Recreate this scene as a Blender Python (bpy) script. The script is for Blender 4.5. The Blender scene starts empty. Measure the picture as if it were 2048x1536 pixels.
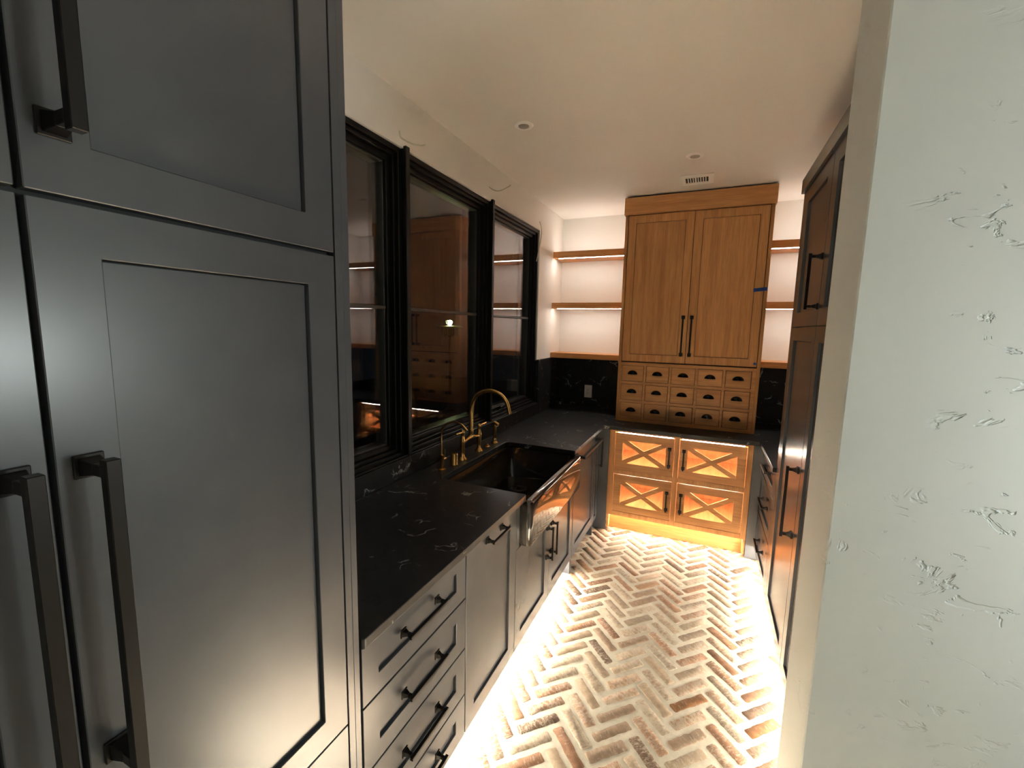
import bpy, bmesh, math, random
from mathutils import Vector, Matrix

random.seed(7)
SC = bpy.context.scene
COL = SC.collection

# ------------------------------------------------------------------ camera
CAM = (0.7763, -0.8082, 1.7141); YAW, PITCH, ROLL, FPX = 0.41808, -0.12806, 0.02094, 872.36
cy, sy, cp, sp = math.cos(YAW), math.sin(YAW), math.cos(PITCH), math.sin(PITCH)
fw = Vector((-sy * cp, cy * cp, sp)); rt = Vector((cy, sy, 0)); up = rt.cross(fw)
c_, s_ = math.cos(ROLL), math.sin(ROLL)
rt, up = c_ * rt + s_ * up, -s_ * rt + c_ * up
cd = bpy.data.cameras.new('camera'); cam = bpy.data.objects.new('camera', cd); COL.objects.link(cam)
cd.sensor_fit = 'HORIZONTAL'; cd.sensor_width = 36.0; cd.lens = FPX * 36.0 / 2048.0
cd.clip_start = 0.02; cd.clip_end = 100
m = Matrix.Identity(4)
for i in range(3):
    m[i][0], m[i][1], m[i][2], m[i][3] = rt[i], up[i], -fw[i], CAM[i]
cam.matrix_world = m
SC.camera = cam

# ------------------------------------------------------------------ world, lights, exposure
w = bpy.data.worlds.new('night'); SC.world = w; w.use_nodes = True
w.node_tree.nodes['Background'].inputs[0].default_value = (0.35, 0.4, 0.5, 1)
w.node_tree.nodes['Background'].inputs[1].default_value = 0.004
SC.view_settings.view_transform = 'Standard'; SC.view_settings.look = 'None'
SC.view_settings.exposure = 1.12; SC.view_settings.gamma = 1.0
SC.view_settings.use_curve_mapping = False
SC.cycles.use_denoising = True; SC.cycles.use_light_tree = False
SC.cycles.max_bounces = 6; SC.cycles.diffuse_bounces = 4; SC.cycles.glossy_bounces = 3
SC.cycles.transparent_max_bounces = 8
SC.cycles.sample_clamp_indirect = 0.0
SC.cycles.use_adaptive_sampling = True; SC.cycles.adaptive_threshold = 0.03

LED_WARM = (1.0, 0.90, 0.74)
LED_SOFT = (1.0, 0.965, 0.885)
LED_TOE, LED_SHELF, LED_UP, LED_OAK = 168.0, 23.0, 20.0, 60.0
# a bright lamp of the room the camera stands in, off to the right, and an added unseen spot whose floor bounce fills the ceiling
ROOM_LAMPS = [((2.1, 0.0, 1.55), 14.0, 0.12, (0.91, 1.0, 0.97))]
for p, e, r, c in ROOM_LAMPS:
    ld = bpy.data.lights.new('room_lamp', 'POINT'); ld.energy = e; ld.shadow_soft_size = r; ld.color = c
    lo = bpy.data.objects.new('room_lamp', ld); lo.location = p; COL.objects.link(lo)
ld = bpy.data.lights.new('ceiling_fill_spot', 'SPOT'); ld.energy = 4000.0; ld.spot_size = math.radians(14.5); ld.spot_blend = 0.6
ld.shadow_soft_size = 0.04; ld.color = (1.0, 0.92, 0.80)
lo = bpy.data.objects.new('ceiling_fill_spot', ld); lo.location = (0.73, 0.37, 2.80); COL.objects.link(lo)

# ------------------------------------------------------------------ materials
MATS = {}
def nmat(name):
    mt = bpy.data.materials.new(name); mt.use_nodes = True
    nt = mt.node_tree; b = nt.nodes['Principled BSDF']; MATS[name] = mt
    return mt, nt, b
def N(nt, t, **kw):
    n = nt.nodes.new(t)
    for k, v in kw.items():
        if k.startswith('i_'):
            key = k[2:]; n.inputs[int(key) if key.isdigit() else key.replace('_', ' ')].default_value = v
        else: setattr(n, k, v)
    return n
def L(nt, a, b): nt.links.new(a, b)
def coord(nt, scale=(1, 1, 1), rot=(0, 0, 0), kind='Object'):
    tc = N(nt, 'ShaderNodeTexCoord'); mp = N(nt, 'ShaderNodeMapping')
    mp.inputs['Scale'].default_value = scale; mp.inputs['Rotation'].default_value = rot
    L(nt, tc.outputs[kind], mp.inputs[0]); return mp.outputs[0]
def geo(nt, scale=(1, 1, 1), rot=(0, 0, 0)):
    g = N(nt, 'ShaderNodeNewGeometry'); mp = N(nt, 'ShaderNodeMapping')
    mp.inputs['Scale'].default_value = scale; mp.inputs['Rotation'].default_value = rot
    L(nt, g.outputs['Position'], mp.inputs[0]); return mp.outputs[0]
def ramp(nt, fac, stops, interp='LINEAR'):
    r = N(nt, 'ShaderNodeValToRGB'); r.color_ramp.interpolation = interp
    el = r.color_ramp.elements
    el[0].position, el[0].color = stops[0][0], (*stops[0][1], 1)
    el[1].position, el[1].color = stops[-1][0], (*stops[-1][1], 1)
    for p, c in stops[1:-1]:
        e = el.new(p); e.color = (*c, 1)
    L(nt, fac, r.inputs[0]); return r.outputs[0]
def mix(nt, fac, a, b, mode='MIX'):
    mx = N(nt, 'ShaderNodeMix', data_type='RGBA', blend_type=mode)
    for s, v in ((mx.inputs[0], fac), (mx.inputs[6], a), (mx.inputs[7], b)):
        if hasattr(v, 'links'): L(nt, v, s)
        else: s.default_value = v if not isinstance(v, tuple) else (*v, 1)
    return mx.outputs[2]
def math_(nt, op, a, b=0.0):
    mm = N(nt, 'ShaderNodeMath', operation=op)
    for s, v in ((mm.inputs[0], a), (mm.inputs[1], b)):
        if hasattr(v, 'links'): L(nt, v, s)
        else: s.default_value = v
    return mm.outputs[0]
def noise(nt, vec, scale, detail=3.0, rough=0.5, dist=0.0):
    n = N(nt, 'ShaderNodeTexNoise'); L(nt, vec, n.inputs['Vector'])
    n.inputs['Scale'].default_value = scale; n.inputs['Detail'].default_value = detail
    n.inputs['Roughness'].default_value = rough; n.inputs['Distortion'].default_value = dist
    return n.outputs[0]
def bump(nt, b, h, strength, dist=0.01):
    bp = N(nt, 'ShaderNodeBump'); bp.inputs['Strength'].default_value = strength; bp.inputs['Distance'].default_value = dist
    L(nt, h, bp.inputs['Height']); L(nt, bp.outputs[0], b.inputs['Normal'])
def simple(name, col, rough, metal=0.0, spec=0.5, bscale=None, bstr=0.05, var=0.0):
    mt, nt, b = nmat(name)
    b.inputs['Roughness'].default_value = rough; b.inputs['Metallic'].default_value = metal
    b.inputs['Specular IOR Level'].default_value = spec
    g = geo(nt)
    n = noise(nt, g, 9.0, 1)
    c2 = tuple(min(1, c * (1 + var)) for c in col); c1 = tuple(c * (1 - var) for c in col)
    L(nt, ramp(nt, n, [(0.3, c1), (0.7, c2)]), b.inputs['Base Color'])
    if bscale: bump(nt, b, noise(nt, g, bscale, 2), bstr, 0.002)
    return mt

simple('paint_dark', (0.074, 0.077, 0.085), 0.27, 0, 0.62, None, 0.06, 0.04)
simple('carcass_dark', (0.02, 0.02, 0.02), 0.6, var=0.05)
simple('bronze', (0.016, 0.013, 0.011), 0.38, 0.6, 0.5, None, 0.04, 0.1)
simple('black_gloss', (0.012, 0.011, 0.010), 0.25, 0.3, 0.5, var=0.1)
simple('brass', (0.84, 0.52, 0.185), 0.27, 1.0, 0.5, None, 0.03, 0.06)
simple('window_frame', (0.0055, 0.005, 0.005), 0.40, 0, 0.35, None, 0.05, 0.1)
simple('bead', (0.06, 0.055, 0.047), 0.35, 0, 0.5, var=0.05)
simple('white_plastic', (0.94, 0.93, 0.91), 0.35, var=0.02)
simple('grey_plastic', (0.34, 0.32, 0.31), 0.45, var=0.03)
simple('slot_dark', (0.008, 0.008, 0.008), 0.6, var=0.05)
simple('wire_white', (0.62, 0.58, 0.50), 0.4, var=0.05)
simple('tape_blue', (0.02, 0.10, 0.55), 0.6, bscale=300, bstr=0.1, var=0.08)
simple('ink', (0.01, 0.03, 0.12), 0.6, var=0.05)
simple('toe_dark', (0.11, 0.112, 0.118), 0.5, var=0.05)
simple('led_channel', (0.5, 0.5, 0.5), 0.4, 0.4, var=0.02)
simple('lantern_metal', (0.25, 0.27, 0.12), 0.5, 0.2, var=0.05)
simple('steel_dark', (0.05, 0.045, 0.04), 0.3, 0.9, var=0.05)

def wall_mat(name, col, pits):
    mt, nt, b = nmat(name)
    b.inputs['Roughness'].default_value = 0.62; b.inputs['Specular IOR Level'].default_value = 0.3
    g = geo(nt)
    n = noise(nt, g, 2.2, 3)
    L(nt, ramp(nt, n, [(0.3, tuple(c * 0.97 for c in col)), (0.7, col)]), b.inputs['Base Color'])
    h = math_(nt, 'MULTIPLY', noise(nt, g, 3.0, 2), 0.5)
    if pits:
        gd = geo(nt, (1.0, 1.0, 1.7), (0, 0.55, 0))
        p = noise(nt, gd, 11.0, 4, 0.62, 1.2)
        mask = noise(nt, g, 2.6, 2)
        pm = ramp(nt, mask, [(0.50, (0, 0, 0)), (0.60, (1, 1, 1))])
        pit = ramp(nt, p, [(0.60, (1, 1, 1)), (0.645, (0, 0, 0))])
        pit = math_(nt, 'MULTIPLY', math_(nt, 'SUBTRACT', 1.0, pit), pm)
        h = math_(nt, 'SUBTRACT', h, math_(nt, 'MULTIPLY', pit, 0.3))
        bump(nt, b, h, 0.6, 0.018)
    else:
        bump(nt, b, h, 0.12, 0.01)
wall_mat('plaster', (0.83, 0.80, 0.755), False)
wall_mat('plaster_pitted', (0.70, 0.725, 0.70), True)

def oak(name, axis):
    mt, nt, b = nmat(name)
    sc = {'z': (1, 1, 0.045), 'x': (0.045, 1, 1), 'y': (1, 0.045, 1)}[axis]
    g = geo(nt, sc)
    oi = N(nt, 'ShaderNodeObjectInfo')
    off = N(nt, 'ShaderNodeVectorMath', operation='ADD')
    cm = N(nt, 'ShaderNodeCombineXYZ')
    for k in range(3): L(nt, math_(nt, 'MULTIPLY', oi.outputs['Random'], 7.0), cm.inputs[k])
    L(nt, g, off.inputs[0]); L(nt, cm.outputs[0], off.inputs[1])
    v = off.outputs[0]
    n1 = noise(nt, v, 26.0, 4, 0.6, 0.6)
    n2 = noise(nt, v, 150.0, 3, 0.6)
    col = ramp(nt, n1, [(0.30, (0.58, 0.265, 0.092)), (0.5, (0.70, 0.345, 0.128)), (0.72, (0.78, 0.405, 0.160))])
    fine = ramp(nt, n2, [(0.35, (0.80, 0.77, 0.74)), (0.6, (1.03, 1.03, 1.03))])
    col = mix(nt, 0.75, col, fine, 'MULTIPLY')
    tint = ramp(nt, oi.outputs['Random'], [(0.0, (0.90, 0.88, 0.86)), (1.0, (1.08, 1.06, 1.04))])
    col = mix(nt, 1.0, col, tint, 'MULTIPLY')
    L(nt, col, b.inputs['Base Color'])
    b.inputs['Roughness'].default_value = 0.42; b.inputs['Specular IOR Level'].default_value = 0.4
    bump(nt, b, n2, 0.12, 0.002)
for ax in 'xyz': oak('oak_' + ax, ax)

def stone_mat():
    mt, nt, b = nmat('stone')
    g = geo(nt)
    n0 = noise(nt, g, 5.0, 5, 0.6, 0.8)
    col = ramp(nt, n0, [(0.3, (0.008, 0.008, 0.009)), (0.6, (0.014, 0.015, 0.016)), (0.85, (0.028, 0.029, 0.030))])
    gw = geo(nt, (1, 1, 1), (0.4, 0.3, 0.6))
    wn = noise(nt, gw, 2.4, 4, 0.6)
    # thin crackle veins, kept only in patches
    vo = N(nt, 'ShaderNodeTexVoronoi', feature='DISTANCE_TO_EDGE'); vo.inputs['Scale'].default_value = 4.2
    add = N(nt, 'ShaderNodeVectorMath', operation='ADD'); sc = N(nt, 'ShaderNodeVectorMath', operation='SCALE')
    nz = N(nt, 'ShaderNodeTexNoise'); nz.inputs['Scale'].default_value = 6.0; nz.inputs['Detail'].default_value = 4
    L(nt, g, nz.inputs['Vector']); L(nt, nz.outputs['Color'], sc.inputs[0]); sc.inputs['Scale'].default_value = 0.22
    L(nt, gw, add.inputs[0]); L(nt, sc.outputs[0], add.inputs[1]); L(nt, add.outputs[0], vo.inputs['Vector'])
    line = ramp(nt, vo.outputs['Distance'], [(0.0, (1, 1, 1)), (0.010, (0.5, 0.5, 0.5)), (0.018, (0, 0, 0))])
    patch = ramp(nt, noise(nt, gw, 9.0, 3), [(0.56, (0, 0, 0)), (0.65, (1, 1, 1))])
    f1 = math_(nt, 'MULTIPLY', line, patch)
    vo2 = N(nt, 'ShaderNodeTexVoronoi', feature='DISTANCE_TO_EDGE'); vo2.inputs['Scale'].default_value = 11.0
    L(nt, add.outputs[0], vo2.inputs['Vector'])
    line2 = ramp(nt, vo2.outputs['Distance'], [(0.0, (1, 1, 1)), (0.03, (0, 0, 0))])
    patch2 = ramp(nt, noise(nt, g, 7.0, 2), [(0.62, (0, 0, 0)), (0.69, (1, 1, 1))])
    f2 = math_(nt, 'MULTIPLY', line2, patch2)
    f = math_(nt, 'MINIMUM', math_(nt, 'ADD', f1, f2), 1.0)
    col = mix(nt, math_(nt, 'MULTIPLY', f, 0.8), col, (0.60, 0.59, 0.56))
    dk = ramp(nt, wn, [(0.485, (1, 1, 1)), (0.5, (0.25, 0.25, 0.25)), (0.515, (1, 1, 1))])
    col = mix(nt, 0.8, col, dk, 'MULTIPLY')
    L(nt, col, b.inputs['Base Color'])
    b.inputs['Specular IOR Level'].default_value = 0.4; b.inputs['Coat Weight'].default_value = 0.3; b.inputs['Coat Roughness'].default_value = 0.12
    L(nt, ramp(nt, n0, [(0.2, (0.42, 0.42, 0.42)), (0.8, (0.50, 0.50, 0.50))]), b.inputs['Roughness'])
    bump(nt, b, noise(nt, g, 40, 2), 0.02, 0.002)
stone_mat()

def sink_mat():
    mt, nt, b = nmat('fireclay')
    g = geo(nt)
    n = noise(nt, g, 14, 3)
    L(nt, ramp(nt, n, [(0.3, (0.020, 0.014, 0.010)), (0.7, (0.034, 0.024, 0.018))]), b.inputs['Base Color'])
    b.inputs['Roughness'].default_value = 0.07; b.inputs['Specular IOR Level'].default_value = 0.85
    b.inputs['Coat Weight'].default_value = 0.5; b.inputs['Coat Roughness'].default_value = 0.04
    bump(nt, b, noise(nt, g, 34, 2), 0.10, 0.004)
sink_mat()

def brick_mat():
    mt, nt, b = nmat('brick')
    oi = N(nt, 'ShaderNodeObjectInfo'); g = geo(nt)
    base = ramp(nt, oi.outputs['Random'], [
        (0.0, (0.30, 0.215, 0.150)), (0.14, (0.33, 0.180, 0.108)), (0.27, (0.40, 0.31, 0.22)), (0.40, (0.275, 0.150, 0.090)),
        (0.50, (0.36, 0.28, 0.20)), (0.62, (0.34, 0.21, 0.135)), (0.74, (0.28, 0.22, 0.16)), (0.85, (0.39, 0.245, 0.150)),
        (0.92, (0.17, 0.110, 0.075)), (0.97, (0.24, 0.115, 0.050)), (1.0, (0.24, 0.115, 0.050))], 'CONSTANT')
    n1 = noise(nt, g, 26, 4, 0.6)
    base = mix(nt, 1.0, base, ramp(nt, n1, [(0.25, (0.62, 0.60, 0.58)), (0.75, (1.22, 1.18, 1.14))]), 'MULTIPLY')
    # lime smears left by the mortar, stronger on some bricks
    n2 = noise(nt, coord(nt, (2.2, 0.8, 0.2)), 42, 5, 0.72, 1.0)
    r2 = math_(nt, 'FRACT', math_(nt, 'MULTIPLY', oi.outputs['Random'], 17.3))
    thr = math_(nt, 'ADD', n2, math_(nt, 'MULTIPLY', math_(nt, 'SUBTRACT', r2, 0.5), 0.24))
    sm = ramp(nt, thr, [(0.50, (0, 0, 0)), (0.64, (1, 1, 1))])
    col = mix(nt, math_(nt, 'MULTIPLY', sm, 0.62), base, (0.54, 0.47, 0.37))
    L(nt, col, b.inputs['Base Color'])
    b.inputs['Roughness'].default_value = 0.75; b.inputs['Specular IOR Level'].default_value = 0.25
    bump(nt, b, math_(nt, 'ADD', n2, noise(nt, g, 110, 3)), 0.35, 0.003)
    mt, nt, b = nmat('mortar')
    g = geo(nt)
    n = noise(nt, g, 30, 4, 0.6)
    L(nt, ramp(nt, n, [(0.3, (0.58, 0.52, 0.41)), (0.7, (0.70, 0.64, 0.52))]), b.inputs['Base Color'])
    b.inputs['Roughness'].default_value = 0.85
    bump(nt, b, noise(nt, g, 70, 4, 0.65), 0.4, 0.004)
brick_mat()

def led_mat(name, strength, col=LED_WARM):
    mt = bpy.data.materials.new(name); mt.use_nodes = True; nt = mt.node_tree; nt.nodes.clear()
    o = N(nt, 'ShaderNodeOutputMaterial'); e = N(nt, 'ShaderNodeEmission')
    e.inputs[0].default_value = (*col, 1); e.inputs[1].default_value = strength
    L(nt, e.outputs[0], o.inputs[0]); MATS[name] = mt
led_mat('led_toe', LED_TOE); led_mat('led_toe_oak', LED_TOE * 0.62); led_mat('led_shelf', LED_SHELF, LED_SOFT); led_mat('led_up', LED_UP, LED_SOFT); led_mat('led_oak', LED_OAK)
led_mat('lantern_bulb', 60.0, (0.75, 1.0, 0.45))

def glass_mat():
    mt = bpy.data.materials.new('window_glass'); mt.use_nodes = True; nt = mt.node_tree; nt.nodes.clear()
    o = N(nt, 'ShaderNodeOutputMaterial'); t = N(nt, 'ShaderNodeBsdfTransparent'); gl = N(nt, 'ShaderNodeBsdfGlossy')
    gl.inputs['Roughness'].default_value = 0.0; gl.inputs['Color'].default_value = (1.0, 0.93, 0.98, 1)
    t.inputs['Color'].default_value = (0.93, 0.95, 0.94, 1)
    g = N(nt, 'ShaderNodeNewGeometry'); fr = N(nt, 'ShaderNodeFresnel'); mx = N(nt, 'ShaderNodeMixShader')
    ior = N(nt, 'ShaderNodeMix', data_type='FLOAT'); ior.inputs[2].default_value = 1.52; ior.inputs[3].default_value = 1 / 1.52
    L(nt, g.outputs['Backfacing'], ior.inputs[0]); L(nt, ior.outputs[0], fr.inputs['IOR'])
    L(nt, fr.outputs[0], mx.inputs[0]); L(nt, t.outputs[0], mx.inputs[1]); L(nt, gl.outputs[0], mx.inputs[2])
    L(nt, mx.outputs[0], o.inputs[0]); MATS['window_glass'] = mt
glass_mat()

# ------------------------------------------------------------------ mesh helpers
WL = {}
def wloc(o): return WL.get(o.name, Vector((0, 0, 0))) if o else Vector((0, 0, 0))
def LF(x0): return lambda a, b, n: (x0 + n, a, b)      # faces +x: a=y, b=z
def BF(y0): return lambda a, b, n: (a, y0 - n, b)      # faces -y: a=x, b=z
def RF(x0): return lambda a, b, n: (x0 - n, a, b)      # faces -x: a=y, b=z
class MB:
    def __init__(s, F=None): s.bm = bmesh.new(); s.F = F
    def v(s, a, b, c):
        return s.bm.verts.new(s.F(a, b, c) if s.F else (a, b, c))
    def f(s, vs):
        try: return s.bm.faces.new(vs)
        except ValueError: return None
    def box(s, a0, a1, b0, b1, c0, c1):
        q = [s.v(a, b, c) for c in (c0, c1) for b in (b0, b1) for a in (a0, a1)]
        for i in ((0, 1, 3, 2), (4, 6, 7, 5), (0, 4, 5, 1), (2, 3, 7, 6), (0, 2, 6, 4), (1, 5, 7, 3)): s.f([q[k] for k in i])
        return s
    def loft(s, loops, cap=True, closed=True):
        R = [[s.v(*p) for p in lp] for lp in loops]
        n = len(R[0])
        for A, B in zip(R, R[1:]):
            for i in range(n if closed else n - 1):
                j = (i + 1) % n; s.f([A[i], A[j], B[j], B[i]])
        if cap: s.f(R[0][::-1]); s.f(R[-1])
        return s
    def ring(s, a0, a1, b0, b1, i0, i1, j0, j1, n0, n1):
        def lp(u0, u1, w0, w1, n): return [(u0, w0, n), (u1, w0, n), (u1, w1, n), (u0, w1, n)]
        loops = [lp(a0, a1, b0, b1, n0), lp(a0, a1, b0, b1, n1), lp(i0, i1, j0, j1, n1), lp(i0, i1, j0, j1, n0), lp(a0, a1, b0, b1, n0)]
        R = [[s.v(*p) for p in l] for l in loops[:4]]; R.append(R[0])
        for A, B in zip(R, R[1:]):
            for i in range(4):
                j = (i + 1) % 4; s.f([A[i], A[j], B[j], B[i]])
        return s
    def prism(s, poly, n0, n1):
        return s.loft([[(a, b, n0) for a, b in poly], [(a, b, n1) for a, b in poly]])
    def frustum(s, a, b, h0, n0, h1, n1, k0=None, k1=None):
        k0 = k0 or h0; k1 = k1 or h1
        return s.loft([[(a - h0, b - k0, n0), (a + h0, b - k0, n0), (a + h0, b + k0, n0), (a - h0, b + k0, n0)],
                       [(a - h1, b - k1, n1), (a + h1, b - k1, n1), (a + h1, b + k1, n1), (a - h1, b + k1, n1)]])
    def lathe(s, c, prof, seg=20):
        return s.loft([[(c[0] + r * math.cos(2 * math.pi * i / seg), c[1] + r * math.sin(2 * math.pi * i / seg), c[2] + z) for i in range(seg)] for r, z in prof])
    def tube(s, pts, r, seg=10):
        P = [Vector(p) for p in pts]; R = r if isinstance(r, (list, tuple)) else [r] * len(P)
        loops = []; nrm = None
        for i, p in enumerate(P):
            t = (P[min(i + 1, len(P) - 1)] - P[max(i - 1, 0)]).normalized()
            if nrm is None:
                nrm = t.cross(Vector((0, 0, 1)))
                if nrm.length < 1e-3: nrm = t.cross(Vector((1, 0, 0)))
            nrm = (nrm - t * nrm.dot(t)).normalized(); bn = t.cross(nrm)
            loops.append([tuple(p + R[i] * (math.cos(2 * math.pi * k / seg) * nrm + math.sin(2 * math.pi * k / seg) * bn)) for k in range(seg)])
        return s.loft(loops)
    def build(s, name, mat, parent=None, bevel=0.0, smooth=False, seg=1):
        bmesh.ops.recalc_face_normals(s.bm, faces=s.bm.faces[:])
        off = wloc(parent)
        for v in s.bm.verts: v.co -= off
        me = bpy.data.meshes.new(name); s.bm.to_mesh(me); s.bm.free()
        me.materials.append(MATS[mat])
        o = bpy.data.objects.new(name, me); COL.objects.link(o)
        if parent: o.parent = parent
        WL[o.name] = off.copy()
        if smooth:
            for p in me.polygons: p.use_smooth = True
            try: me.set_sharp_from_angle(angle=math.radians(38))
            except Exception: pass
        if bevel:
            bv = o.modifiers.new('bevel', 'BEVEL'); bv.width = bevel; bv.segments = seg; bv.limit_method = 'ANGLE'; bv.angle_limit = math.radians(40)
        return o
def tag(o, label=None, cat=None, group=None, kind=None):
    for k, v in (('label', label), ('category', cat), ('group', group), ('kind', kind)):
        if v: o[k] = v
    return o
def thing(name, loc, label, cat, group=None):
    o = bpy.data.objects.new(name, None); o.empty_display_size = 0.05; COL.objects.link(o)
    o.location = loc; WL[o.name] = Vector(loc); return tag(o, label, cat, group)
def struct(o): o['kind'] = 'structure'; return o
def bx(name, mat, parent, x0, x1, y0, y1, z0, z1, bevel=0.0):
    return MB().box(x0, x1, y0, y1, z0, z1).build(name, mat, parent, bevel)
def catmull(pts, n=8):
    P = [Vector(p) for p in pts]; P = [2 * P[0] - P[1]] + P + [2 * P[-1] - P[-2]]; out = []
    for i in range(1, len(P) - 2):
        for k in range(n):
            t = k / n; a, b, c, d = P[i - 1:i + 3]
            out.append(0.5 * ((2 * b) + (c - a) * t + (2 * a - 5 * b + 4 * c - d) * t * t + (3 * b - a - 3 * c + d) * t ** 3))
    out.append(P[-2]); return out

def front(parent, name, F, a0, a1, b0, b1, rail, mat, pmat=None, t=0.02, rec=0.010, rail_b=None, gap=0.0028):
    """an inset-panel door or drawer front: the frame is the part, its panel a sub-part"""
    rb = rail_b or rail
    o = MB(F).ring(a0, a1, b0, b1, a0 + rail, a1 - rail, b0 + rb, b1 - rb, -t, 0).build(name, mat, parent, 0.0012)
    MB(F).box(a0 + rail + gap, a1 - rail - gap, b0 + rb + gap, b1 - rb - gap, -t + 0.001, -rec).build('panel', pmat or mat, o)
    return o
def pull(parent, F, a, b, length, vertical=True, stand=0.042, bw=0.011, plate=0.013, mat='bronze'):
    q = MB(F); h = bw / 2; d = length / 2
    def bx2(u0, u1, w0, w1, n0, n1):
        if vertical: q.box(a + w0, a + w1, b + u0, b + u1, n0, n1)
        else: q.box(a + u0, a + u1, b + w0, b + w1, n0, n1)
    for sgn in (-1, 1):
        cc = sgn * (d - plate)
        ca, cb = (a, b + cc) if vertical else (a + cc, b)
        q.frustum(ca, cb, plate, 0.0, plate, 0.005)
        q.frustum(ca, cb, plate * 0.75, 0.005, h, stand * 0.45)
        q.frustum(ca, cb, h, stand * 0.45, h, stand - bw)
    bx2(-d, d, -h, h, stand - bw, stand)
    return q.build('handle', mat, parent, 0.001)
def cup(parent, F, a, b, w=0.042, hgt=0.034, dep=0.024):
    q = MB(F); nu, nv = 14, 6; loops = []
    for j in range(nv + 1):
        th = math.pi / 2 * j / nv
        loops.append([(a + w * math.cos(math.pi * i / nu) * math.cos(th) ** 0.8, b - 0.012 + hgt * math.sin(math.pi * i / nu) * math.cos(th) ** 0.8, 0.0005 + dep * math.sin(th)) for i in range(nu + 1)])
    R = [[q.v(*p) for p in lp] for lp in loops]
    for A, B in zip(R, R[1:]):
        for i in range(nu): q.f([A[i], A[i + 1], B[i + 1], B[i]])
    o = q.build('cup_handle', 'black_gloss', parent, smooth=True)
    so = o.modifiers.new('solid', 'SOLIDIFY'); so.thickness = 0.0018
    return o

# ------------------------------------------------------------------ dimensions
XW, YB, ZC = -0.66, 3.64, 2.824          # left wall, back wall, ceiling
CT0, CT1 = 0.884, 0.914                  # worktop
XR, XRW = 1.207, 1.86                    # right fronts, right wall
WY1, WZ0, WZ1 = 2.972, 1.02, 2.58        # window opening
POSTS = [0.105, 1.062, 2.018]            # left edge posts (centre y); opening ends at WY1
HX0_, HX1_ = 0.070, 1.166
WX1, WYN, WYF = 1.0576, 0.3477, 0.5893   # entry wall end, near and far faces

# ------------------------------------------------------------------ structure
q = MB()
q.box(XW - 0.2, XW, -3.0, YB, 0, WZ0).box(XW - 0.2, XW, -3.0, YB, WZ1, ZC)
q.box(XW - 0.2, XW, WY1, YB, 1.427, WZ1).box(XW - 0.2, XW, WY1 + 0.03, YB, WZ0, 1.427).box(XW - 0.2, XW, -3.0, POSTS[0], WZ0, WZ1)
wall_left = struct(q.build('wall_left', 'plaster'))
struct(bx('wall_back', 'plaster', None, XW - 0.2, XRW + 0.15, YB, YB + 0.15, 0, ZC))
struct(bx('wall_right', 'plaster', None, XRW, XRW + 0.15, WYF, YB, 0, ZC))
struct(bx('wall_entry', 'plaster_pitted', None, WX1, 4.2, WYN, WYF, 0, ZC, 0.003))
struct(bx('wall_side', 'plaster', None, 4.2, 4.35, -3.0, WYF, 0, ZC))
struct(bx('wall_rear', 'plaster', None, XW - 0.2, 4.35, -3.15, -3.0, 0, ZC))
struct(bx('ceiling', 'plaster', None, XW - 0.2, 4.35, -3.15, YB + 0.15, ZC, ZC + 0.12))
floor = struct(bx('floor', 'mortar', None, XW - 0.2, 4.35, -3.15, YB + 0.15, -0.12, -0.0032))

struct(bx('ground', 'slot_dark', None, -9.0, XW - 0.201, -3.0, 12.0, -0.12, 0.0))
# bricks: herringbone at 45 degrees, 3:1
def brick_mesh(k):
    rnd = random.Random(100 + k)
    hl, hw, r = 0.0955 + rnd.uniform(-0.004, 0.003), 0.0255 + rnd.uniform(-0.003, 0.0025), 0.010
    base = []
    for sx_, sy_ in ((1, 1), (-1, 1), (-1, -1), (1, -1)):
        c = (sx_ * (hl - r), sy_ * (hw - r)); a0 = {(1, 1): 0, (-1, 1): 90, (-1, -1): 180, (1, -1): 270}[(sx_, sy_)]
        for t in (5, 45, 85):
            an = math.radians(a0 + t); base.append((c[0] + r * math.cos(an), c[1] + r * math.sin(an)))
        if (sx_, sy_) in ((1, 1), (-1, -1)):
            base += [(sx_ * u * hl, sy_ * (hw - abs(rnd.gauss(0, 0.0012)))) for u in (0.7, 0.5, 0.28, 0.07, -0.15, -0.38, -0.58, -0.76)]
    base = [(x + rnd.uniform(-0.0022, 0.0022), y + rnd.uniform(-0.0020, 0.0016)) for x, y in base]
    q = MB()
    q.loft([[(x, y, -0.010) for x, y in base], [(x, y, -0.0028) for x, y in base],
            [(x * (1 - 0.0035 / hl), y * (1 - 0.0035 / hw), 0.0) for x, y in base]])
    bmesh.ops.recalc_face_normals(q.bm, faces=q.bm.faces[:])
    me = bpy.data.meshes.new('brick'); q.bm.to_mesh(me); q.bm.free(); me.materials.append(MATS['brick'])
    for p in me.polygons: p.use_smooth = True
    try: me.set_sharp_from_angle(angle=math.radians(60))
    except Exception: pass
    return me
BM = [brick_mesh(k) for k in range(14)]
rb = random.Random(21)
def put_brick(x, y, ang):
    if not (-0.14 < x < 1.33 and 0.33 < y < 2.98): return
    if x > WX1 - 0.09 and y < WYF + 0.09: return
    o = bpy.data.objects.new('brick', rb.choice(BM)); COL.objects.link(o); o.parent = floor
    o.location = (x + rb.uniform(-0.002, 0.002), y + rb.uniform(-0.002, 0.002), -0.0005 - rb.random() * 0.0022)
    o.rotation_euler = (rb.uniform(-0.008, 0.008), rb.uniform(-0.004, 0.004), ang + rb.uniform(-0.018, 0.018) + (math.pi if rb.random() < 0.5 else 0))
for mcol in range(-4, 5):
    for k in range(-12, 26):
        hx, hy = 0.517 + 0.3 * mcol, 1.01 + 0.1 * k
        put_brick(hx, hy, math.radians(45)); put_brick(hx + 0.15, hy + 0.05, math.radians(-45))

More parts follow.
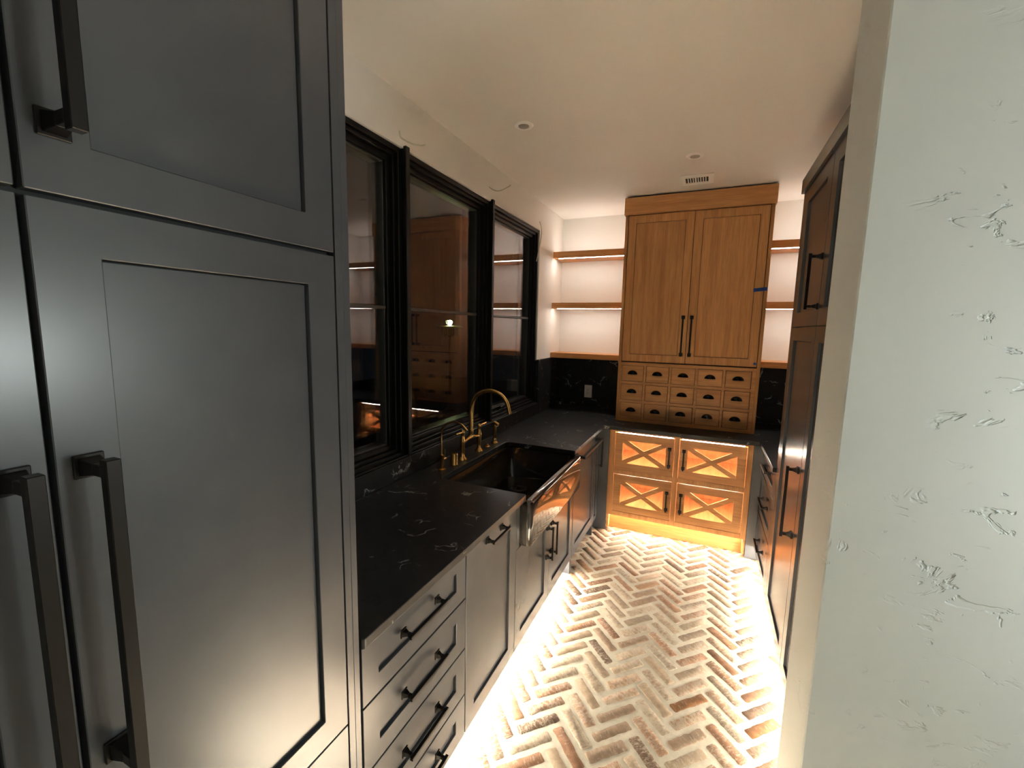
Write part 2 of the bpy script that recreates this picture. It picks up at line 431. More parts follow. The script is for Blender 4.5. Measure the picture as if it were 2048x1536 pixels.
# windows: posts, stepped frames, beads, panes, muntins
def window(n, y0, y1, post_y):
    root = bpy.data.objects.new('window_%d' % n, None); COL.objects.link(root); root.empty_display_size = 0.05
    root.location = (XW, (y0 + y1) / 2, WZ0); WL[root.name] = Vector(root.location); struct(root)
    F = LF(0)
    z0, z1 = WZ0, WZ1
    steps = [(0.000, 0.026, -0.672, -0.80), (0.026, 0.044, -0.690, -0.80), (0.044, 0.070, -0.712, -0.80)]
    for k, (i0, i1, xf, xb) in enumerate(steps):
        MB(F).ring(y0 + i0, y1 - i0, z0 + i0, z1 - i0, y0 + i1, y1 - i1, z0 + i1, z1 - i1, xb, xf).build(['frame', 'stop', 'sash'][k], 'window_frame', root, 0.002)
    i0, i1 = 0.070, 0.077
    MB(F).ring(y0 + i0, y1 - i0, z0 + i0, z1 - i0, y0 + i1, y1 - i1, z0 + i1, z1 - i1, -0.80, -0.730).build('bead', 'bead', root, 0.001)
    for xp in (-0.742, -0.768):
        bx('pane', 'window_glass', root, xp - 0.002, xp + 0.002, y0 + 0.071, y1 - 0.071, z0 + 0.071, z1 - 0.071)
    MB(F).box(y0 + 0.072, y1 - 0.072, 1.794, 1.812, -0.7395, -0.722).build('muntin', 'bead', root, 0.003)
    bx('sill', 'window_frame', root, -0.694, -0.646, y0, y1, z0 + 0.0005, z0 + 0.009, 0.002)
    if post_y is not None:
        bx('post', 'window_frame', root, -0.80, -0.643, post_y - 0.016, post_y + 0.016, z0 - 0.0, z1 + 0.012, 0.003)
    if n == 3:
        l = MB(); yc = 2.30
        l.box(-0.712, -0.688, yc - 0.05, yc + 0.05, 1.0650, 1.072).box(-0.705, -0.690, yc - 0.016, yc + 0.016, 1.072, 1.090).box(-0.702, -0.693, yc, yc + 0.10, 1.083, 1.091)
        l.build('latch', 'black_gloss', root, 0.002)
    return root
ends = POSTS + [WY1]
for n in (1, 2, 3):
    window(n, POSTS[n - 1] + 0.016, ends[n] - (0.016 if n < 3 else 0.0), POSTS[n - 1])
# the third opening has no post at its far side; its jamb is the plaster itself

# ------------------------------------------------------------------ countertop and backsplash
def arc(cx, cy_, r, a0, a1, n=6):
    return [(cx + r * math.cos(math.radians(a0 + (a1 - a0) * i / n)), cy_ + r * math.sin(math.radians(a0 + (a1 - a0) * i / n))) for i in range(n + 1)]
XC, XRC = 0.027, 1.187
SX, SY0, SY1 = -0.473, 1.082, 1.935
poly = [(-0.64, -0.024), (XC - 0.006, -0.024), (XC, -0.018), (XC, SY0 - 0.012)] + arc(XC - 0.012, SY0 - 0.012, 0.012, 0, 90, 3)
poly += [(SX + 0.035, SY0)] + arc(SX + 0.035, SY0 + 0.035, 0.035, 270, 180) + arc(SX + 0.035, SY1 - 0.035, 0.035, 180, 90)
poly += [(XC - 0.004, SY1), (XC, SY1 + 0.004), (XC, 2.806), (XC + 0.005, 2.811), (XRC - 0.005, 2.811), (XRC, 2.806), (XRC, 2.156), (XRW, 2.156), (XRW, 3.62), (-0.64, 3.62)]
ct = MB().prism(poly, CT0, CT1).build('countertop', 'stone', None, 0.003, seg=2)
tag(ct, 'black veined stone worktop running round three sides of the galley', 'countertop')
bs = thing('backsplash', (-0.65, 3.0, CT1), 'black veined stone slabs along the window wall above the worktop', 'backsplash', 'stone backsplash')
bx('slab', 'stone', bs, XW, -0.64, -0.024, WY1 + 0.03, CT1, WZ0, 0.0015)
bx('slab', 'stone', bs, XW, -0.64, WY1 + 0.0305, YB, CT1, 1.427, 0.0015)
bx('jamb_slab', 'stone', wall_left, -0.80, -0.64, WY1 + 0.0005, WY1 + 0.0298, WZ0 + 0.0005, 1.4265, 0.0015)
o = bx('backsplash', 'stone', None, -0.639, HX0_ - 0.001, 3.62, YB, CT1, 1.427, 0.0015)
tag(o, 'black veined stone slab behind the white outlet, left of the hutch', 'backsplash', 'stone backsplash')
o = bx('backsplash', 'stone', None, HX1_ + 0.001, XRW, 3.62, YB, CT1, 1.427, 0.0015)
tag(o, 'dark stone slab in the gap between hutch and tall cabinet', 'backsplash', 'stone backsplash')

# ------------------------------------------------------------------ left run of base cabinets
P = 'paint_dark'
def carcass(parent, x0, x1, y0, y1, z0, z1, open_side, mat='carcass_dark', t=0.018, top=False):
    q = MB()
    q.box(x0, x1, y0, y1, z0, z0 + t)
    if top: q.box(x0, x1, y0, y1, z1 - t, z1)
    zt = z1 - (t if top else 0)
    if open_side in ('+x', '-x'):
        q.box(x0, x1, y0, y0 + t, z0 + t, zt).box(x0, x1, y1 - t, y1, z0 + t, zt)
        if open_side == '+x': q.box(x0, x0 + t, y0 + t, y1 - t, z0 + t, zt)
        else: q.box(x1 - t, x1, y0 + t, y1 - t, z0 + t, zt)
    else:
        q.box(x0, x0 + t, y0, y1, z0 + t, zt).box(x1 - t, x1, y0, y1, z0 + t, zt).box(x0 + t, x1 - t, y1 - t, y1, z0 + t, zt)
    return q.build('carcass', mat, parent)
G = 0.003
F0 = LF(0.0)
Y = [-0.006, 0.546, 1.031, 2.034, 2.664, 2.806]
def led(parent, mat, x0, x1, y0, y1, z0, z1):
    return bx('led_strip', mat, parent, x0, x1, y0, y1, z0, z1)

dc = thing('drawer_cabinet', (-0.3, 0.27, 0), 'charcoal base cabinet with four stacked drawers beside the tall refrigerator', 'cabinet')
carcass(dc, -0.63, -0.022, Y[0], Y[1] - 0.001, 0.1, CT0 - 0.001, '+x')
for z0, z1 in ((0.100, 0.2755), (0.2815, 0.473), (0.479, 0.6815), (0.6875, 0.879)):
    d = front(dc, 'drawer', F0, Y[0] + G, Y[1] - G, z0, z1, 0.065, P, rail_b=0.060)
    pull(d, F0, (Y[0] + Y[1]) / 2 - 0.012, (z0 + z1) / 2 + 0.014, 0.205, False)
bx('toe_kick', 'toe_dark', dc, -0.095, -0.08, Y[0], Y[1] - 0.001, 0, 0.1)
led(dc, 'led_toe', -0.080, -0.0785, Y[0] + 0.01, Y[1] - 0.005, 0.084, 0.096)

pc = thing('pullout_cabinet', (-0.3, 0.79, 0), 'charcoal base cabinet with one tall panel and a short handle at its top', 'cabinet')
carcass(pc, -0.63, -0.022, Y[1], Y[2] - 0.001, 0.1, CT0 - 0.001, '+x')
d = front(pc, 'door', F0, Y[1] + G, Y[2] - G, 0.100, 0.879, 0.070, P)
pull(d, F0, (Y[1] + Y[2]) / 2, 0.838, 0.165, False)
bx('toe_kick', 'toe_dark', pc, -0.095, -0.08, Y[1], Y[2] - 0.001, 0, 0.1)
led(pc, 'led_toe', -0.080, -0.0785, Y[1] + 0.005, Y[2] - 0.005, 0.084, 0.096)

sc_ = thing('sink_cabinet', (-0.3, 1.53, 0), 'charcoal double-door base cabinet under the dark apron sink', 'cabinet')
carcass(sc_, -0.63, -0.022, Y[2], Y[3] - 0.001, 0.1, 0.63, '+x')
ym = (Y[2] + Y[3]) / 2
d = front(sc_, 'door', F0, Y[2] + G, ym - G / 2, 0.100, 0.640, 0.070, P); pull(d, F0, ym - 0.040, 0.470, 0.205)
d = front(sc_, 'door', F0, ym + G / 2, Y[3] - G, 0.100, 0.640, 0.070, P); pull(d, F0, ym + 0.040, 0.470, 0.205)
MB(F0).box(Y[2] + G, 1.068, 0.643, CT0 - 0.001, -0.02, 0).build('filler_strip', P, sc_, 0.001)
MB(F0).box(1.984, Y[3] - G, 0.643, CT0 - 0.001, -0.02, 0).build('filler_strip', P, sc_, 0.001)
bx('toe_kick', 'toe_dark', sc_, -0.095, -0.08, Y[2], 1.996, 0, 0.1)
bx('end_panel', P, sc_, -0.60, -0.001, 2.000, Y[3] - 0.002, 0, 0.099, 0.001)
led(sc_, 'led_toe', -0.080, -0.0785, Y[2] + 0.005, 1.985, 0.084, 0.096)

dw = thing('dishwasher', (-0.3, 2.35, 0), 'charcoal panelled dishwasher with a long horizontal bar handle past the sink', 'dishwasher')
carcass(dw, -0.63, -0.022, Y[3], Y[4] - 0.02, 0.1, CT0 - 0.001, '+x')
d = front(dw, 'door', F0, Y[3] + G, Y[4] - G, 0.100, 0.879, 0.072, P)
pull(d, F0, 2.348, 0.835, 0.57, False, stand=0.064, bw=0.019, plate=0.016)
bx('toe_kick', 'carcass_dark', dw, -0.105, -0.09, Y[3], Y[4] - 0.02, 0, 0.1)

nc = thing('narrow_cabinet', (-0.3, 2.73, 0), 'narrow charcoal base cabinet in the inner corner next to the oak cabinet', 'cabinet')
carcass(nc, -0.63, -0.022, Y[4] - 0.018, Y[5], 0.1, CT0 - 0.001, '+x')
d = front(nc, 'door', F0, Y[4] + G, Y[5] - G, 0.100, 0.879, 0.036, P); pull(d, F0, 2.745, 0.69, 0.24)
bx('end_panel', P, nc, -0.6, -0.001, Y[4] - 0.018, Y[4] - 0.002, 0, 0.099, 0.001)
bx('toe_kick', 'carcass_dark', nc, -0.105, -0.09, Y[4], Y[5], 0, 0.1)
bx('corner_filler', P, nc, -0.10, 0.078, 2.812, 2.832, 0, CT0 - 0.001, 0.001)

# ------------------------------------------------------------------ apron sink
def rr(x0, x1, y0, y1, r, z, n=5):
    return [(x, y, z) for x, y in arc(x1 - r, y1 - r, r, 0, 90, n) + arc(x0 + r, y1 - r, r, 90, 180, n) + arc(x0 + r, y0 + r, r, 180, 270, n) + arc(x1 - r, y0 + r, r, 270, 360, n)]
sk = thing('apron_sink', (-0.2, 1.53, 0.645), 'glossy dark brown apron-front sink set into the stone worktop', 'sink')
ox0, ox1, oy0, oy1 = -0.505, 0.060, 1.070, 1.980
loops = [rr(ox0 + 0.02, ox1 - 0.020, oy0 + 0.02, oy1 - 0.02, 0.02, 0.646), rr(ox0 + 0.006, ox1 - 0.006, oy0 + 0.006, oy1 - 0.006, 0.022, 0.651), rr(ox0, ox1, oy0, oy1, 0.026, 0.666),
         rr(ox0, ox1, oy0, oy1, 0.026, 0.862), rr(ox0 + 0.003, ox1 - 0.003, oy0 + 0.003, oy1 - 0.003, 0.026, 0.872), rr(ox0 + 0.010, ox1 - 0.010, oy0 + 0.010, oy1 - 0.010, 0.028, 0.8785), rr(ox0 + 0.018, ox1 - 0.018, oy0 + 0.018, oy1 - 0.018, 0.03, 0.881)]
ix0, ix1, iy0, iy1 = -0.462, 0.018, 1.108, 1.945
loops += [rr(ix0 - 0.006, ix1 + 0.006, iy0 - 0.006, iy1 + 0.006, 0.045, 0.881), rr(ix0, ix1, iy0, iy1, 0.045, 0.874), rr(ix0 + 0.012, ix1 - 0.012, iy0 + 0.012, iy1 - 0.012, 0.045, 0.69),
          rr(ix0 + 0.02, ix1 - 0.02, iy0 + 0.02, iy1 - 0.02, 0.05, 0.672), rr(ix0 + 0.05, ix1 - 0.05, iy0 + 0.05, iy1 - 0.05, 0.05, 0.666)]
MB().loft(loops).build('basin', 'fireclay', sk, smooth=True)
dr = MB().lathe((-0.29, 1.735, 0.666), [(0.052, -0.0005), (0.052, 0.003), (0.044, 0.005), (0.040, 0.001), (0.012, 0.0005), (0.012, 0.016), (0.006, 0.020)], 24).build('strainer', 'steel_dark', sk, smooth=True)

# ------------------------------------------------------------------ brass taps
BX = -0.533
fc = thing('bridge_faucet', (BX, 1.525, CT1), 'tall brass bridge faucet with a hooped spout and two side levers', 'faucet')
for yl in (1.421, 1.630):
    s = -1 if yl < 1.5 else 1
    l = MB().lathe((BX, yl, CT1), [(0.027, 0.0), (0.027, 0.006), (0.024, 0.010), (0.016, 0.020), (0.012, 0.027), (0.0125, 0.05), (0.0145, 0.085), (0.0165, 0.108), (0.0155, 0.122), (0.011, 0.140), (0.0095, 0.155), (0.012, 0.160), (0.0125, 0.175), (0.009, 0.183), (0.003, 0.185)], 20).build('pillar', 'brass', fc, smooth=True)
    MB().tube([(BX, yl, CT1 + 0.170), (BX, yl + s * 0.03, CT1 + 0.170), (BX + 0.004, yl + s * 0.085, CT1 + 0.172)], [0.005, 0.0052, 0.0068], 12).build('lever', 'brass', l, smooth=True)
br = catmull([(BX, 1.421, 1.022), (BX, 1.450, 1.022), (BX, 1.49, 1.030), (BX, 1.525, 1.036), (BX, 1.562, 1.030), (BX, 1.602, 1.022), (BX, 1.630, 1.022)], 5)
MB().tube(br, [0.010] * 5 + [0.0085] * 5 + [0.010] * 4 + [0.0135] * 3 + [0.010] * 4 + [0.0085] * 5 + [0.010] * 5, 14).build('bridge', 'brass', fc, smooth=True)
MB().lathe((BX, 1.525, 1.03), [(0.015, 0.0), (0.0145, 0.012), (0.0125, 0.022), (0.0145, 0.032), (0.0155, 0.040), (0.0155, 0.052), (0.012, 0.056)], 18).build('collar', 'brass', fc, smooth=True)
sp_ = catmull([(BX, 1.525, 1.070), (BX, 1.525, 1.15), (BX, 1.525, 1.208), (-0.508, 1.525, 1.282), (-0.462, 1.525, 1.320), (-0.402, 1.525, 1.334), (-0.335, 1.525, 1.314), (-0.292, 1.525, 1.268), (-0.272, 1.525, 1.203)], 7)
MB().tube(sp_, 0.0128, 14).build('spout', 'brass', fc, smooth=True)

ft = thing('filter_tap', (-0.539, 1.206, CT1), 'slim brass filtered-water tap with a thin hooped spout', 'tap')
MB().lathe((-0.539, 1.206, CT1), [(0.022, 0), (0.022, 0.004), (0.012, 0.008), (0.0115, 0.075), (0.013, 0.078), (0.013, 0.085), (0.007, 0.088)], 18).build('body', 'brass', ft, smooth=True)
MB().tube(catmull([(-0.541, 1.206, 0.99), (-0.542, 1.206, 1.06), (-0.542, 1.206, 1.120), (-0.522, 1.206, 1.168), (-0.468, 1.206, 1.196), (-0.416, 1.206, 1.187), (-0.377, 1.206, 1.156)], 7), 0.0058, 12).build('spout', 'brass', ft, smooth=True)
lv = MB().tube([(-0.539, 1.214, 0.970), (-0.539, 1.243, 0.970)], 0.0068, 12).build('valve', 'brass', ft, smooth=True)
MB().tube([(-0.539, 1.238, 0.972), (-0.541, 1.240, 1.024)], 0.0025, 8).build('lever', 'brass', lv, smooth=True)

MB().lathe((-0.526, 1.314, CT1), [(0.024, 0), (0.024, 0.006), (0.0215, 0.010), (0.0215, 0.062), (0.020, 0.067), (0.016, 0.069)], 24).build('air_switch', 'brass', None, smooth=True)
tag(bpy.data.objects['air_switch'], 'short brass cylinder standing between slim tap and bridge faucet', 'air switch')
MB().lathe((-0.540, 1.752, CT1), [(0.024, 0), (0.024, 0.004), (0.020, 0.007), (0.015, 0.008), (0.015, 0.014), (0.012, 0.016)], 22).build('disposal_button', 'brass', None, smooth=True)
tag(bpy.data.objects['disposal_button'], 'low round brass button on worktop left of the hand sprayer', 'button')
sprayer = thing('hand_sprayer', (-0.527, 1.847, CT1), 'brass hand sprayer with a dark lever standing upright on worktop', 'sprayer')
MB().lathe((-0.527, 1.847, CT1), [(0.025, 0), (0.025, 0.008), (0.021, 0.013), (0.013, 0.020), (0.014, 0.034), (0.010, 0.040)], 20).build('holder', 'brass', sprayer, smooth=True)
MB().lathe((-0.527, 1.847, CT1 + 0.036), [(0.010, 0), (0.0115, 0.02), (0.0115, 0.075), (0.013, 0.085), (0.013, 0.100)], 18).build('grip', 'brass', sprayer, smooth=True)
MB().tube([(-0.540, 1.847, CT1 + 0.148), (-0.525, 1.847, CT1 + 0.146), (-0.500, 1.847, CT1 + 0.134)], [0.013, 0.015, 0.013], 14).build('spray_head', 'brass', sprayer, smooth=True)
MB().tube([(-0.545, 1.842, CT1 + 0.142), (-0.550, 1.836, CT1 + 0.105)], [0.004, 0.003], 8).build('lever', 'black_gloss', sprayer, smooth=True)

# ------------------------------------------------------------------ oak base cabinet with X doors
OX0, OX1, OY = 0.080, 1.146, 2.812
ob = thing('oak_cabinet', (0.613, 3.1, 0), 'oak base cabinet with four lit X-braced doors below the hutch', 'cabinet')
FB = BF(OY)
q = MB(FB)
cx0, cx1, cm0, cm1 = 0.127, 1.108, 0.596, 0.631
zr = [(0.143, 0.181), (0.512, 0.548), (0.872, CT0 - 0.001)]
q.box(OX0, cx0, 0.143, CT0 - 0.001, -0.02, 0).box(cx1, OX1, 0.143, CT0 - 0.001, -0.02, 0).box(cm0, cm1, 0.143, CT0 - 0.001, -0.02, 0)
for z0, z1 in zr: q.box(cx0, cm0, z0, z1, -0.02, 0).box(cm1, cx1, z0, z1, -0.02, 0)
q.build('face_frame', 'oak_z', ob, 0.001)
q = MB()
q.box(OX0, OX0 + 0.018, OY + 0.021, 3.60, 0.02, CT0 - 0.002).box(OX1 - 0.018, OX1, OY + 0.021, 3.60, 0.02, CT0 - 0.002)
q.box(OX0 + 0.018, OX1 - 0.018, 3.50, 3.518, 0.143, CT0 - 0.002)
q.box(OX0 + 0.018, OX1 - 0.018, OY + 0.021, 3.50, 0.155, 0.175).box(OX0 + 0.018, OX1 - 0.018, OY + 0.021, 3.50, 0.520, 0.540).box(OX0 + 0.018, OX1 - 0.018, OY + 0.021, 3.50, 0.864 + 0.010, CT0 - 0.002)
q.box(0.604, 0.623, OY + 0.021, 3.50, 0.175, 0.872)
q.build('carcass', 'oak_y', ob)
bx('toe_kick', 'oak_x', ob, OX0 + 0.004, OX1 - 0.004, OY + 0.080, OY + 0.095, 0.0, 0.142)
def xdoor(x0, x1, z0, z1, hx):
    r = 0.060
    d = MB(FB).ring(x0, x1, z0, z1, x0 + r, x1 - r, z0 + r, z1 - r, -0.020, 0).build('door', 'oak_x', ob, 0.001)
    a = Vector((x0 + r, z0 + r)); b = Vector((x1 - r, z1 - r)); ww = 0.0175
    def bar(p0, p1, cut):
        t = (p1 - p0).normalized(); n = Vector((-t.y, t.x)) * ww
        # clip the bar against the opening rectangle
        poly = [p0 - t * 0.06 - n, p1 + t * 0.06 - n, p1 + t * 0.06 + n, p0 - t * 0.06 + n]
        for ax, lim, sg in ((0, a.x, 1), (0, b.x, -1), (1, a.y, 1), (1, b.y, -1)):
            out = []
            for i in range(len(poly)):
                P0, P1 = poly[i], poly[(i + 1) % len(poly)]; d0, d1 = sg * (P0[ax] - lim), sg * (P1[ax] - lim)
                if d0 >= 0: out.append(P0)
                if d0 * d1 < 0: out.append(P0 + (P1 - P0) * (d0 / (d0 - d1)))
            poly = out
        MB(FB).prism([(p.x, p.y) for p in poly], -0.017 if cut else -0.0165, -0.002 if cut else -0.0025).build('brace', 'oak_x', d, 0.0008)
    bar(a, b, True); bar(Vector((a.x, b.y)), Vector((b.x, a.y)), False)
    pull(d, FB, hx, (z0 + z1) / 2 - 0.003, 0.165, True, stand=0.036)
g2 = 0.0035
xdoor(cx0 + g2, cm0 - g2, 0.548 + g2, 0.864, 0.560); xdoor(cm1 + g2, cx1 - g2, 0.548 + g2, 0.864, 0.667)
xdoor(cx0 + g2, cm0 - g2, 0.181 + g2, 0.506, 0.560); xdoor(cm1 + g2, cx1 - g2, 0.181 + g2, 0.506, 0.667)
for x0, x1 in ((cx0 + 0.02, cm0 - 0.015), (cm1 + 0.015, cx1 - 0.02)):
    led(ob, 'led_oak', x0, x1, OY + 0.0215, OY + 0.029, 0.8625, 0.8725)
    led(ob, 'led_oak', x0, x1, OY + 0.110, OY + 0.135, 0.516, 0.5195)
    led(ob, 'led_oak', x0, x1, OY + 0.110, OY + 0.125, 0.870, 0.8738)
led(ob, 'led_toe_oak', OX0 + 0.03, OX1 - 0.03, OY + 0.0785, OY + 0.080, 0.126, 0.138)

# ------------------------------------------------------------------ hutch
HX0, HX1, HY = 0.070, 1.166, 3.080
hu = thing('oak_hutch', (0.617, 3.35, CT1), 'tall oak hutch with two panel doors above fifteen small drawers', 'hutch')
FH = BF(HY)
q = MB()
q.box(HX0, HX0 + 0.024, HY, 3.619, CT1, 2.673).box(HX1 - 0.024, HX1, HY, 3.619, CT1, 2.673)
q.box(HX0 + 0.024, HX1 - 0.024, 3.55, 3.57, CT1, 2.673)
q.build('carcass', 'oak_z', hu, 0.001)
bx('gap_shade_sheet', 'carcass_dark', hu, HX0 + 0.0245, HX1 - 0.0245, HY + 0.0222, HY + 0.030, 1.44, 2.6725)  # dark sheet added close behind the doors so their gaps read as shadow
bx('crown', 'oak_x', hu, HX0 - 0.011, HX1 + 0.009, HY - 0.014, 3.618, 2.673, 2.812, 0.002)
xm = 0.6145
d = front(hu, 'door', FH, HX0 + 0.0285, xm - 0.0022, 1.448, 2.667, 0.062, 'oak_z', t=0.021, rec=0.010); pull(d, FH, 0.578, 1.675, 0.335, True, stand=0.040, bw=0.013, plate=0.014)
d = front(hu, 'door', FH, xm + 0.0022, HX1 - 0.0285, 1.448, 2.667, 0.062, 'oak_z', t=0.021, rec=0.010); pull(d, FH, 0.643, 1.675, 0.335, True, stand=0.040, bw=0.013, plate=0.014)
q = MB(FH)
xs = [0.103 + 0.2055 * i for i in range(5)]; dwid = 0.188
zs = [0.943, 1.107, 1.270]; dh = 0.1415
xe0, xe1 = HX0 + 0.0245, HX1 - 0.0245
edges = [xe0] + [e for x in xs for e in (x, x + dwid)] + [xe1]
for i in range(0, len(edges), 2): q.box(edges[i], edges[i + 1], CT1, 1.437, -0.02, 0)
zed = [CT1] + [e for z in zs for e in (z, z + dh)] + [1.437]
for x in xs:
    for i in range(0, len(zed), 2): q.box(x, x + dwid, zed[i], zed[i + 1], -0.02, 0)
q.build('face_frame', 'oak_x', hu)
for z in zs:
    for x in xs:
        dd = MB(FH).box(x + 0.0034, x + dwid - 0.0034, z + 0.0034, z + dh - 0.0034, -0.4, 0.0005).build('drawer', 'oak_x', hu, 0.0015)
        cup(dd, BF(HY - 0.0005), x + dwid / 2, z + dh / 2 + 0.006)
tp = MB(BF(HY)); loops = []
for i in range(7):
    t = i / 6; xx = 1.070 + 0.092 * t; zz = 2.040 + 0.010 * t
    loops.append([(xx, zz - 0.013, 0.0003 + 0.0006 * (i % 2)), (xx, zz + 0.013, 0.0003 + 0.0006 * (i % 2)), (xx, zz + 0.013, 0.0012 + 0.0006 * (i % 2)), (xx, zz - 0.013, 0.0012 + 0.0006 * (i % 2))])
tape = tp.loft(loops).build('painters_tape', 'tape_blue', None)
tag(tape, 'strip of blue painters tape with pen marks on the hutch door edge', 'tape', 'blue tape on the hutch')
mk = MB(BF(HY - 0.0021))
mk.box(1.080, 1.108, 2.043, 2.0455, 0, 0.0003).box(1.086, 1.128, 2.036, 2.0385, 0, 0.0003).box(1.118, 1.140, 2.047, 2.0495, 0, 0.0003)
mk.build('pen_mark', 'ink', tape)
td = MB(BF(HY)).prism([(1.115, 1.468), (1.131, 1.464), (1.134, 1.478), (1.124, 1.484), (1.113, 1.478)], 0.0003, 0.001).build('tape_dot', 'tape_blue', None)
tag(td, 'small dot of blue tape at the bottom corner of hutch door', 'tape', 'blue tape on the hutch')

# ------------------------------------------------------------------ floating shelves
SHY = 3.352
def shelf(x0, x1, z0, z1, label, under, over, lx0, lx1):
    t = thing('floating_shelf', ((x0 + x1) / 2, 3.5, z0), label, 'shelf', 'oak shelves beside the hutch')
    q = MB()
    if under:   # a routed channel for the light near the front of the underside
        q.box(x0, x1, SHY, SHY + 0.028, z0, z1).box(x0, x1, SHY + 0.046, YB - 0.001, z0, z1).box(x0, x1, SHY + 0.028, SHY + 0.046, z0 + 0.012, z1)
    else: q.box(x0, x1, SHY, YB - 0.001, z0, z1)
    q.build('board', 'oak_x', t)
    if under: bx('led_strip', 'led_shelf', t, lx0, lx1, SHY + 0.029, SHY + 0.045, z0 - 0.002, z0 + 0.008)
    if over: bx('led_strip', 'led_up', t, lx0, lx1, SHY + 0.090, SHY + 0.104, z1 + 0.0003, z1 + 0.003)
for z0, z1, nm, un_, ov in ((2.396, 2.455, 'top', True, True), (1.912, 1.968, 'middle', True, False), (1.4275, 1.477, 'bottom', False, False)):
    tail = {'top': 'topmost of three, lit underneath', 'middle': 'middle of three, lit underneath', 'bottom': 'lowest of three, resting on the stone'}[nm]
    shelf(XW + 0.001, HX0 - 0.001, z0, z1, 'oak shelf left of the hutch, ' + tail, un_, ov, XW + 0.05, HX0 - 0.012)
    shelf(HX1 + 0.001, XRW - 0.001, z0, z1, 'oak shelf right of the hutch, ' + tail, un_, ov, HX1 + 0.02, XRW - 0.05)

# ------------------------------------------------------------------ right run
rd = thing('drawer_cabinet', (1.5, 2.48, 0), 'charcoal base cabinet with three drawers opposite the dishwasher', 'cabinet')
FR = RF(XR)
carcass(rd, XR + 0.022, XRW - 0.01, 2.157, 2.806, 0.1, CT0 - 0.001, '-x')
MB(FR).box(2.157, 2.189, 0.1, CT0 - 0.001, -0.02, 0).build('side_stile', P, rd, 0.001)
for z0, z1 in ((0.100, 0.407), (0.413, 0.7015), (0.7075, 0.879)):
    d = front(rd, 'drawer', FR, 2.192, 2.803, z0, z1, 0.062, P, rail_b=0.052); pull(d, FR, 2.440, (z0 + z1) / 2 + 0.026, 0.205, False)
bx('corner_filler', P, rd, 1.148, 1.32, 2.812, 2.832, 0, CT0 - 0.001, 0.001)
bx('toe_kick', 'toe_dark', rd, XR + 0.08, XR + 0.095, 2.157, 2.806, 0, 0.1)
led(rd, 'led_toe', XR + 0.0785, XR + 0.080, 2.16, 2.79, 0.084, 0.096)

tc = thing('tall_cabinet', (1.5, 1.4, 0), 'full-height charcoal pantry cabinet behind the plaster wall end', 'cabinet')
TY0 = WYF + 0.012
bx('carcass', 'paint_dark', tc, XR + 0.021, XRW - 0.002, TY0, 2.153, 0.1, 2.483)
MB(FR).box(2.105, 2.153, 0.1, 2.483, -0.02, 0).build('side_stile', P, tc, 0.001)
bx('crown', P, tc, XR - 0.014, XRW - 0.002, TY0, 2.164, 2.483, 2.558, 0.002)
ds = [(1.503, 2.102), (0.905, 1.498), (TY0 + 0.002, 0.900)]
for k, (a0, a1) in enumerate(ds):
    d = front(tc, 'door', FR, a0, a1, 0.100, 1.7455, 0.074, P, rail_b=0.068)
    if k == 0: pull(d, FR, 1.556, 0.918, 0.35, True, stand=0.05, bw=0.013, plate=0.015)
    d = front(tc, 'door', FR, a0, a1, 1.7515, 2.477, 0.090 if k == 0 else 0.09, P, rail_b=0.074)
    if k == 0: pull(d, FR, 1.540, 1.945, 0.245, True, stand=0.05, bw=0.012, plate=0.014)
bx('toe_kick', 'toe_dark', tc, XR + 0.08, XR + 0.095, TY0, 2.153, 0, 0.1)
led(tc, 'led_toe', XR + 0.0785, XR + 0.080, TY0 + 0.01, 2.15, 0.084, 0.096)

# ------------------------------------------------------------------ refrigerator wall
XF = 0.020; FF = LF(XF)
fr_ = thing('refrigerator', (-0.3, -0.55, 0), 'charcoal panelled refrigerator with long bronze bar handles in the foreground', 'refrigerator')
bx('carcass', 'carcass_dark', fr_, -0.655, XF - 0.024, -1.10, -0.052, 0.1, 2.70)
bx('side_panel', P, fr_, -0.655, XF, -0.0505, -0.031, 0.0, 2.72, 0.001)
MB(FF).box(-0.0715, -0.051, 0.1, 2.70, -0.022, 0).build('side_stile', P, fr_, 0.0006)
yl0, yl1, yr0, yr1 = -1.034, -0.5575, -0.5500, -0.0755
for a0, a1, ha in ((yr0, yr1, -0.518), (yl0, yl1, -0.590)):
    d = front(fr_, 'door', FF, a0, a1, 1.8685, 2.60, 0.069, P, rail_b=0.067, t=0.022, rec=0.010)
    pull(d, FF, ha, 2.165, 0.462, True, stand=0.066, bw=0.0165, plate=0.0165)
    d = front(fr_, 'door', FF, a0, a1, 0.7195, 1.8605, 0.069, P, rail_b=0.066, t=0.022, rec=0.010)
    pull(d, FF, ha, 1.303, 0.462, True, stand=0.066, bw=0.0165, plate=0.0165)
d = front(fr_, 'drawer', FF, yl0, yr1, 0.105, 0.7155, 0.069, P, t=0.022, rec=0.010)
pull(d, FF, -0.55, 0.66, 0.462, False, stand=0.066, bw=0.0165, plate=0.0165)
bx('toe_kick', 'toe_dark', fr_, -0.095, -0.08, -1.10, -0.052, 0, 0.1)
led(fr_, 'led_toe', -0.080, -0.0785, -1.09, -0.06, 0.084, 0.096)  # unseen strip added for its floor bounce, to brighten the ceiling

